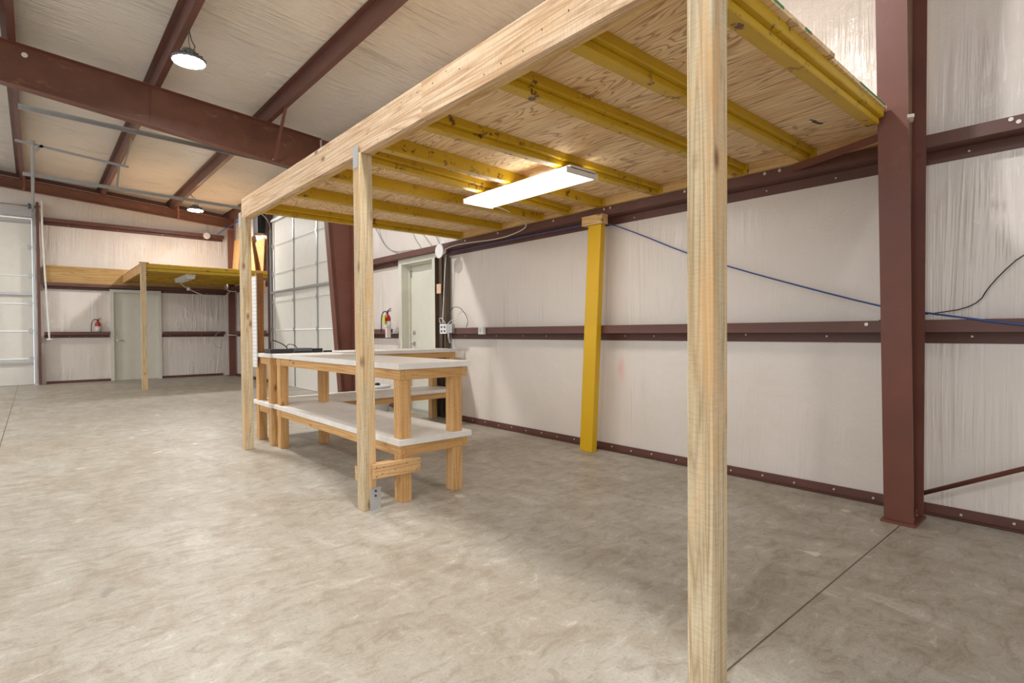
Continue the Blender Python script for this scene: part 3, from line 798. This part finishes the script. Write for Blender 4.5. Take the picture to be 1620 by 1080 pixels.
MB().tube([(1.935,5.66,z+0.02),(1.935,5.70,z+0.07),(1.98,5.72,z+0.09),(2.03,5.70,z+0.07),(2.05,5.675,z+0.03)], 0.004).build('coiled_cord', m_black, label='small coil of black cord between the electronic boxes', cat='cord')

# bucket behind the rear bench
t = empty('bucket', (3.55, 6.85, 0), 'white plastic bucket on the floor behind the rear bench', 'bucket')
MB().lathe((3.60,6.9,0), [(0.125,0),(0.145,0.33),(0.152,0.335),(0.152,0.35),(0.13,0.35)], 32).build('body', m_white, t)
MB().lathe((3.60,6.9,0.352), [(0.158,-0.02),(0.158,0.008),(0.14,0.012),(0.02,0.010)], 32).build('lid', m_white, t)
MB().lathe((3.57,6.9,0.366), [(0.035,0),(0.04,0.015),(0.02,0.03)], 12).build('lid_knob', m_black, t)
MB().tube([(3.60,6.745,0.33),(3.5,6.73,0.26),(3.46,6.80,0.22),(3.46,6.95,0.22),(3.5,7.06,0.26),(3.60,7.055,0.33)], 0.003).build('bail_handle', m_galv, t)

# ------------------------------------------------------------------ fire extinguishers
def extinguisher(c, zb, label, tagm, hose_side, s=1.0):
    x, y = c
    t = empty('fire_extinguisher', (x, y, zb), label, 'fire extinguisher', 'fire extinguishers')
    MB().lathe((x,y,zb), [(0.045*s,0),(0.052*s,0.01),(0.052*s,0.22*s),(0.042*s,0.26*s),(0.018*s,0.285*s),(0.018*s,0.30*s)], 24).build('cylinder', m_redp, t)
    MB().lathe((x,y,zb+0.05*s), [(0.0535*s,0),(0.0535*s,0.13*s)], 24).build('paper_label', tagm, t)
    m = MB(); m.lathe((x,y,zb+0.30*s), [(0.016*s,0),(0.016*s,0.03*s)], 12); m.build('valve', m_black, t)
    m = MB(); m.bar((x,y,zb+0.325*s), (x+0.07*hose_side[0],y+0.07*hose_side[1],zb+0.34*s), 0.016, 0.008); m.bar((x,y,zb+0.335*s), (x+0.07*hose_side[0],y+0.07*hose_side[1],zb+0.375*s), 0.016, 0.008); m.build('lever', m_black, t)
    hx, hy = -hose_side[0], -hose_side[1]
    MB().tube([(x,y,zb+0.32*s),(x+0.06*hx,y+0.06*hy,zb+0.34*s),(x+0.11*hx,y+0.11*hy,zb+0.28*s),(x+0.12*hx,y+0.12*hy,zb+0.14*s),(x+0.12*hx,y+0.12*hy,zb+0.01*s)], 0.008).build('hose', m_black, t)
    return t
e1 = extinguisher((3.775, 6.98), 1.085, 'red fire extinguisher with a yellow tag on the right wall beside the side door', m_label, (0.3,-0.95), 0.92)
MB().box(3.708, 3.714, 6.93, 6.99, 1.22, 1.33).build('yellow_tag', m_labely, e1)
MB().box(3.829, 3.8395, 6.93, 7.03, 1.07, 1.14).build('wall_bracket', m_galv, e1)
MB().box(3.70, 3.76, 6.86, 6.90, 1.02, 1.15).build('hang_tag', m_label, e1)
e2 = extinguisher((1.12, 15.775), 1.086, 'fire extinguisher with pale label standing on the far wall girt left of the far door', m_label, (1,0), 1.05)

# ------------------------------------------------------------------ electrical bits
def cover_disc(c, label):
    o = MB().lathe(c, [(0.085,-0.006),(0.088,-0.002),(0.088,0.004),(0.02,0.010)], 32, 'x').build('cover_disc', m_white, label=label, cat='cover plate', group='round white cover plates')
    return o
cover_disc((3.76, 5.63, 2.085), 'round white cover plate hanging below the upper girt, the nearer one')
cover_disc((3.93, 5.80, 2.165), 'round white cover plate tucked behind the nearer round plate')
t = empty('outlet_box', (3.82, 5.54, 1.07), 'white four socket outlet and grey junction box on the middle girt by the side door', 'outlet')
MB().box(3.79, 3.839, 5.54, 5.68, 1.072, 1.19).build('white_box', m_white, t, 0.004)
for yy in (5.575, 5.64):
    for zz in (1.10, 1.15): MB().box(3.7885, 3.7898, yy-0.02, yy+0.015, zz-0.012, zz+0.018).build('socket', m_grey, t)
MB().box(3.79, 3.839, 5.42, 5.535, 1.08, 1.19).build('grey_box', m_galv, t, 0.003)
MB().tube([(3.80,5.50,1.08),(3.80,5.50,1.02),(3.83,5.51,0.96)], 0.012).build('conduit_stub', m_galv, t)
t = empty('outlet_box', (3.82, 4.87, 1.06), 'single white outlet box on the middle girt between the benches and yellow prop', 'outlet')
MB().box(3.80, 3.839, 4.825, 4.915, 1.062, 1.150).build('box', m_white, t, 0.004)
MB().box(3.799, 3.8, 4.865, 4.885, 1.08, 1.13).build('socket', m_galv, t)
MB().box(3.893, 3.90, 5.80, 5.90, 1.585, 1.705).build('switch_plate', m_beige, label='beige switch plate on the dark steel channel by the side door', cat='switch', bevel=0.002)

def cable(name, pts, r, mat, label):
    return MB().tube(pts, r).build(name, mat, label=label, cat='cable')
cable('white_cable', [(2.80,3.575,2.15),(3.2,3.75,2.20),(3.66,4.02,2.20),(3.80,4.08,2.17),(3.81,4.2,2.13),(3.83,4.55,2.10),(3.83,5.1,2.13),(3.80,5.40,2.13),(3.77,5.60,2.08)], 0.0055, m_cordw,
      'white cord from the lit fixture along the upper girt to the round cover plate')
cable('blue_cable', [(3.90,5.60,2.075),(3.90,5.0,2.085),(3.90,4.2,2.088),(3.90,3.4,2.085),(3.88,3.14,2.07),(3.90,2.80,1.92),(3.90,2.32,1.69),(3.90,1.77,1.48),(3.90,1.02,1.225),(3.875,0.86,1.195),(3.832,0.70,1.165),(3.826,0.35,1.10),(3.826,-0.5,0.99)], 0.0055, m_blue,
      'dark blue cable sagging along the right wall behind the yellow prop and the column')
cable('white_cable', [(3.88,5.66,2.06),(3.87,5.68,1.8),(3.88,5.72,1.5),(3.85,5.70,1.25),(3.82,5.65,1.196)], 0.006, m_cordw,
      'white cord dropping down the dark channel to the outlet box')
cable('black_wire', [(3.82,5.61,1.20),(3.88,5.62,1.32),(3.92,5.58,1.40),(3.93,5.46,1.40),(3.93,5.34,1.32),(3.93,5.27,1.22),(3.92,5.30,1.15)], 0.0035, m_black,
      'thin black wire looping up the white wall above the outlet box')
cable('white_cable', [(3.80,5.52,1.19),(3.84,5.50,1.24),(3.90,5.42,1.24),(3.93,5.33,1.16)], 0.004, m_cordw,
      'short pale cord curling over the grey junction box')
cable('white_cable', [(3.80,5.67,1.196),(3.80,5.72,1.25),(3.80,5.66,1.275),(3.80,5.57,1.20)], 0.004, m_cordw,
      'short white cord looping from the white outlet box')
cable('grey_wire', [(3.97,7.75,2.75),(3.97,7.6,2.60),(3.97,7.37,2.36),(3.97,7.07,2.25),(3.97,6.60,2.24),(3.96,6.45,2.20)], 0.004, m_galv,
      'thin grey wire drooping on the wall above the side door, leftmost')
cable('grey_wire', [(3.982,7.62,2.72),(3.982,7.52,2.50),(3.975,7.3,2.33),(3.975,7.0,2.22),(3.96,6.9,2.19)], 0.004, m_galv,
      'thin grey wire crossing the leftmost wire above the side door')
cable('grey_wire', [(3.975,6.62,2.50),(3.975,6.55,2.38),(3.975,6.40,2.25),(3.96,6.36,2.20)], 0.004, m_galv, 'thin grey wire dropping to the girt at the middle of the side door')
cable('grey_wire', [(3.975,6.45,2.50),(3.975,6.30,2.38),(3.96,6.10,2.22)], 0.004, m_galv, 'thin grey wire dropping to the girt right of the middle one')
cable('blue_cable', [(3.975,6.2,2.48),(3.975,6.05,2.38),(3.94,5.9,2.24),(3.92,5.85,2.20)], 0.004, m_blue, 'short blue cable falling to the round cover plates')
cable('black_wire', [(3.965,-0.2,1.80),(3.965,0.36,1.52),(3.965,0.52,1.34),(3.965,0.58,1.21),(3.96,0.80,1.175),(3.95,1.02,1.16),(3.87,1.05,1.12)], 0.003, m_black,
      'thin black wire hanging on the right wall behind the near column')
cable('blue_cable', [(3.55,15.38,3.62),(3.70,15.3,3.75),(3.86,15.2,3.88),(3.9,14.8,3.9)], 0.012, m_blue, 'blue and white cable at the top of the far corner column')
# diagonal wall brace rod
a = Vector((3.87,0.84,0.115)); b = Vector((3.87,0.37,0.358)); d = b-a
MB().tube([a - d*0.03, a + d*3.8], 0.013, 10).build('brace_rod', m_prim, label='round brown diagonal brace rod rising right from the near column foot', cat='brace')
MB().bar((3.815,1.50,2.165),(3.49,0.932,2.135),0.005,0.045).build('flange_brace', m_prim, label='flat brown brace from the upper girt to the near column under the platform', cat='brace')

# pull rod hanging by the far garage door
t = empty('pull_cord', (0.20, 15.3, 0.97), 'thin white pull rod hanging beside the far garage door', 'pull cord')
MB().tube([(0.17,15.3,3.95),(0.175,15.3,3.1),(0.205,15.3,2.3),(0.255,15.3,1.0)], 0.016, 8, 2).build('rod', m_cordw, t)
MB().lathe((0.257,15.3,0.965), [(0.02,0),(0.045,0.01),(0.045,0.03),(0.018,0.04)], 12).build('handle', m_cordw, t)
# detector on the far girt
t = empty('smoke_detector', (3.37, 15.66, 3.55), 'small round white detector on the high girt of the far wall', 'detector')
MB().lathe((3.37,15.60,3.60), [(0.06,0.095),(0.085,0.07),(0.085,0.03),(0.06,0.0)], 20, 'y').build('body', m_white, t)
MB().lathe((3.37,15.58,3.56), [(0.03,0),(0.03,0.03)], 12, 'y').build('sensor', m_white, t)

# ------------------------------------------------------------------ far platform
fl = empty('storage_loft', (2.8, 14.3, 0), 'far raised platform with yellow steel beams and one thin post by the far wall', 'loft')
MB().box(1.578, 1.668, 12.70, 12.79, 0, 2.478).build('post', m_post, fl, 0.003)
MB().box(1.60, 1.64, 12.795, 15.74, 2.30, 2.478).build('side_beam', m_fir_y, fl, 0.002)
MB().box(1.645, 3.97, 12.735, 12.80, 2.385, 2.465).build('front_beam', m_yel, fl, 0.004)
MB().box(1.645, 3.97, 12.750, 12.86, 2.325, 2.380).build('front_beam_step', m_yel, fl, 0.004)
for y in (13.15, 13.6, 14.05, 14.5, 14.95, 15.4):
    MB().box(1.645, 3.92 if y < 15 else 3.75, y, y+0.09, 2.335, 2.465).build('joist', m_yel, fl, 0.004)
fd = [(1.59,12.80),(3.97,12.80),(3.97,15.37),(3.76,15.37),(3.76,15.74),(1.59,15.74)]
MB().sweep([(a,b,2.466) for a,b in fd], [(a,b,2.482) for a,b in fd]).build('plywood_sheet', m_ply, fl)
MB().box(1.56, 1.72, 12.69, 12.80, 2.479, 2.492).build('post_cap', m_fir_x, fl)
MB().box(0.18, 3.78, 15.745, 15.785, 2.244, 2.615).build('wall_ledger', m_timber, fl, label='wide knotty pine timber on the far wall')
t = empty('light_fixture', (2.48, 13.6, 2.24), 'unlit white tube fixture under the far platform', 'lamp')
MB().box(2.40, 2.58, 13.0, 14.25, 2.29, 2.334).build('housing', m_white, t, 0.004)
MB().box(2.41, 2.57, 13.02, 14.23, 2.245, 2.29).build('lens', m_offlens, t, 0.01)
t = empty('cord_plug', (2.75, 14.5, 2.20), 'white cord with a plug sagging under the far platform', 'cord')
MB().tube([(2.48,14.28,2.28),(2.62,14.4,2.18),(2.75,14.5,2.12),(3.0,14.6,2.02),(3.3,14.7,1.96),(3.55,14.8,2.0),(3.78,15.2,2.16)], 0.010).build('cord', m_cordw, t)
MB().lathe((2.72,14.48,2.10), [(0.03,0),(0.04,0.04),(0.02,0.08)], 10).build('plug', m_cordw, t)
MB().tube([(3.76,15.37,2.20),(3.90,15.36,2.18),(4.0-0.03,15.36,2.18)], 0.014).build('conduit_arm', m_white, label='upper white conduit stub on the far corner column', cat='conduit', group='white conduit stubs')
MB().tube([(3.76,15.37,1.06),(3.90,15.36,1.055),(3.97,15.36,1.055)], 0.014).build('conduit_arm', m_white, label='lower white conduit stub on the far corner column', cat='conduit', group='white conduit stubs')
cable('grey_wire', [(3.70,15.66,1.16),(3.55,15.62,1.10),(3.45,15.60,0.92),(3.52,15.60,0.75),(3.68,15.62,0.72)], 0.006, m_galv, 'thin wire loop on the far girt left of the corner column')
# OSB offcuts standing on the far platform
def slab(pts, th, name, lab):
    a = [Vector(p) for p in pts]
    n = (a[1]-a[0]).cross(a[2]-a[1]).normalized()*th
    o = MB().sweep(a, [p+n for p in a]).build(name, m_osb, label=lab, cat='board', group='strand board offcuts on the far platform')
    return o
slab([(3.80,15.05,2.483),(3.80,14.55,2.483),(3.86,14.50,3.42),(3.86,15.0,3.44)], 0.012, 'strand_board', 'strand board panel beside the far corner column on the far platform')
slab([(3.76,14.30,2.483),(3.76,12.95,2.483),(3.90,13.80,3.50),(3.90,14.30,3.30)], 0.012, 'strand_board', 'tapered strand board panel leaning on the wall, middle of the three on the far platform')
slab([(3.90,13.30,2.483),(3.90,12.88,2.483),(3.95,12.90,3.25),(3.95,13.60,3.22)], 0.012, 'strand_board', 'darker strand board panel next to the garage door track on the far platform')

# ------------------------------------------------------------------ high bay lamps
def highbay(x, y, z, lab, zp, xh=None):
    xh = x if xh is None else xh
    t = empty('high_bay_lamp', (x, y, z), lab, 'lamp', 'round high bay lamps')
    MB().lathe((x,y,z), [(0.150,0.0),(0.160,0.004),(0.160,0.026),(0.125,0.036),(0.07,0.045)], 40).build('rim', m_casing, t)
    MB().lathe((x,y,z), [(0.148,-0.004),(0.148,-0.001)], 40).build('lens', m_lens, t)
    m = MB(); m.lathe((x,y,z+0.045), [(0.065,0),(0.065,0.07),(0.04,0.085)], 20)
    for k in range(12):
        a = 2*math.pi*k/12; ca, sa = math.cos(a), math.sin(a)
        m.bar((x+ca*0.065,y+sa*0.065,z+0.07), (x+ca*0.13,y+sa*0.13,z+0.052), 0.004, 0.03)
    m.build('heat_sink', m_casing, t)
    MB().tube([(x,y,z+0.13),(x+0.015,y,z+0.155),(x,y,z+0.18),(xh,y,zp)], 0.005).build('hook', m_casing, t)
    MB().tube([(x+0.03,y,z+0.12),(x+0.07,y+0.02,z+0.18),(x+0.03,y+0.03,z+0.24),(xh+0.01,y+0.02,zp)], 0.005).build('cord', m_black, t)
highbay(1.252, 6.48, 3.90, 'bright round high bay lamp nearest the camera, in front of the big rafter', zroof(1.25)+0.006)
highbay(2.70, 13.55, 3.785, 'bright round high bay lamp in the distance above the far platform', zroof(2.6)+0.004, 2.605)
for x, y, lb in ((1.255, 1.95, 'over the camera side of the platform'), (-2.86, -0.1, 'behind the camera'), (-2.86, 6.48, 'added as fill beside the rafter'), (-2.86, 13.5, 'added as fill before the far door')):  # last two lamps are unseen ones, added as fill light
    highbay(x, y, 4.0 if x > 0 else 4.15, 'round high bay lamp outside the photo frame, ' + lb, zroof(x)+0.006)

for o in bpy.data.objects:
    if '_o' in o: del o['_o']
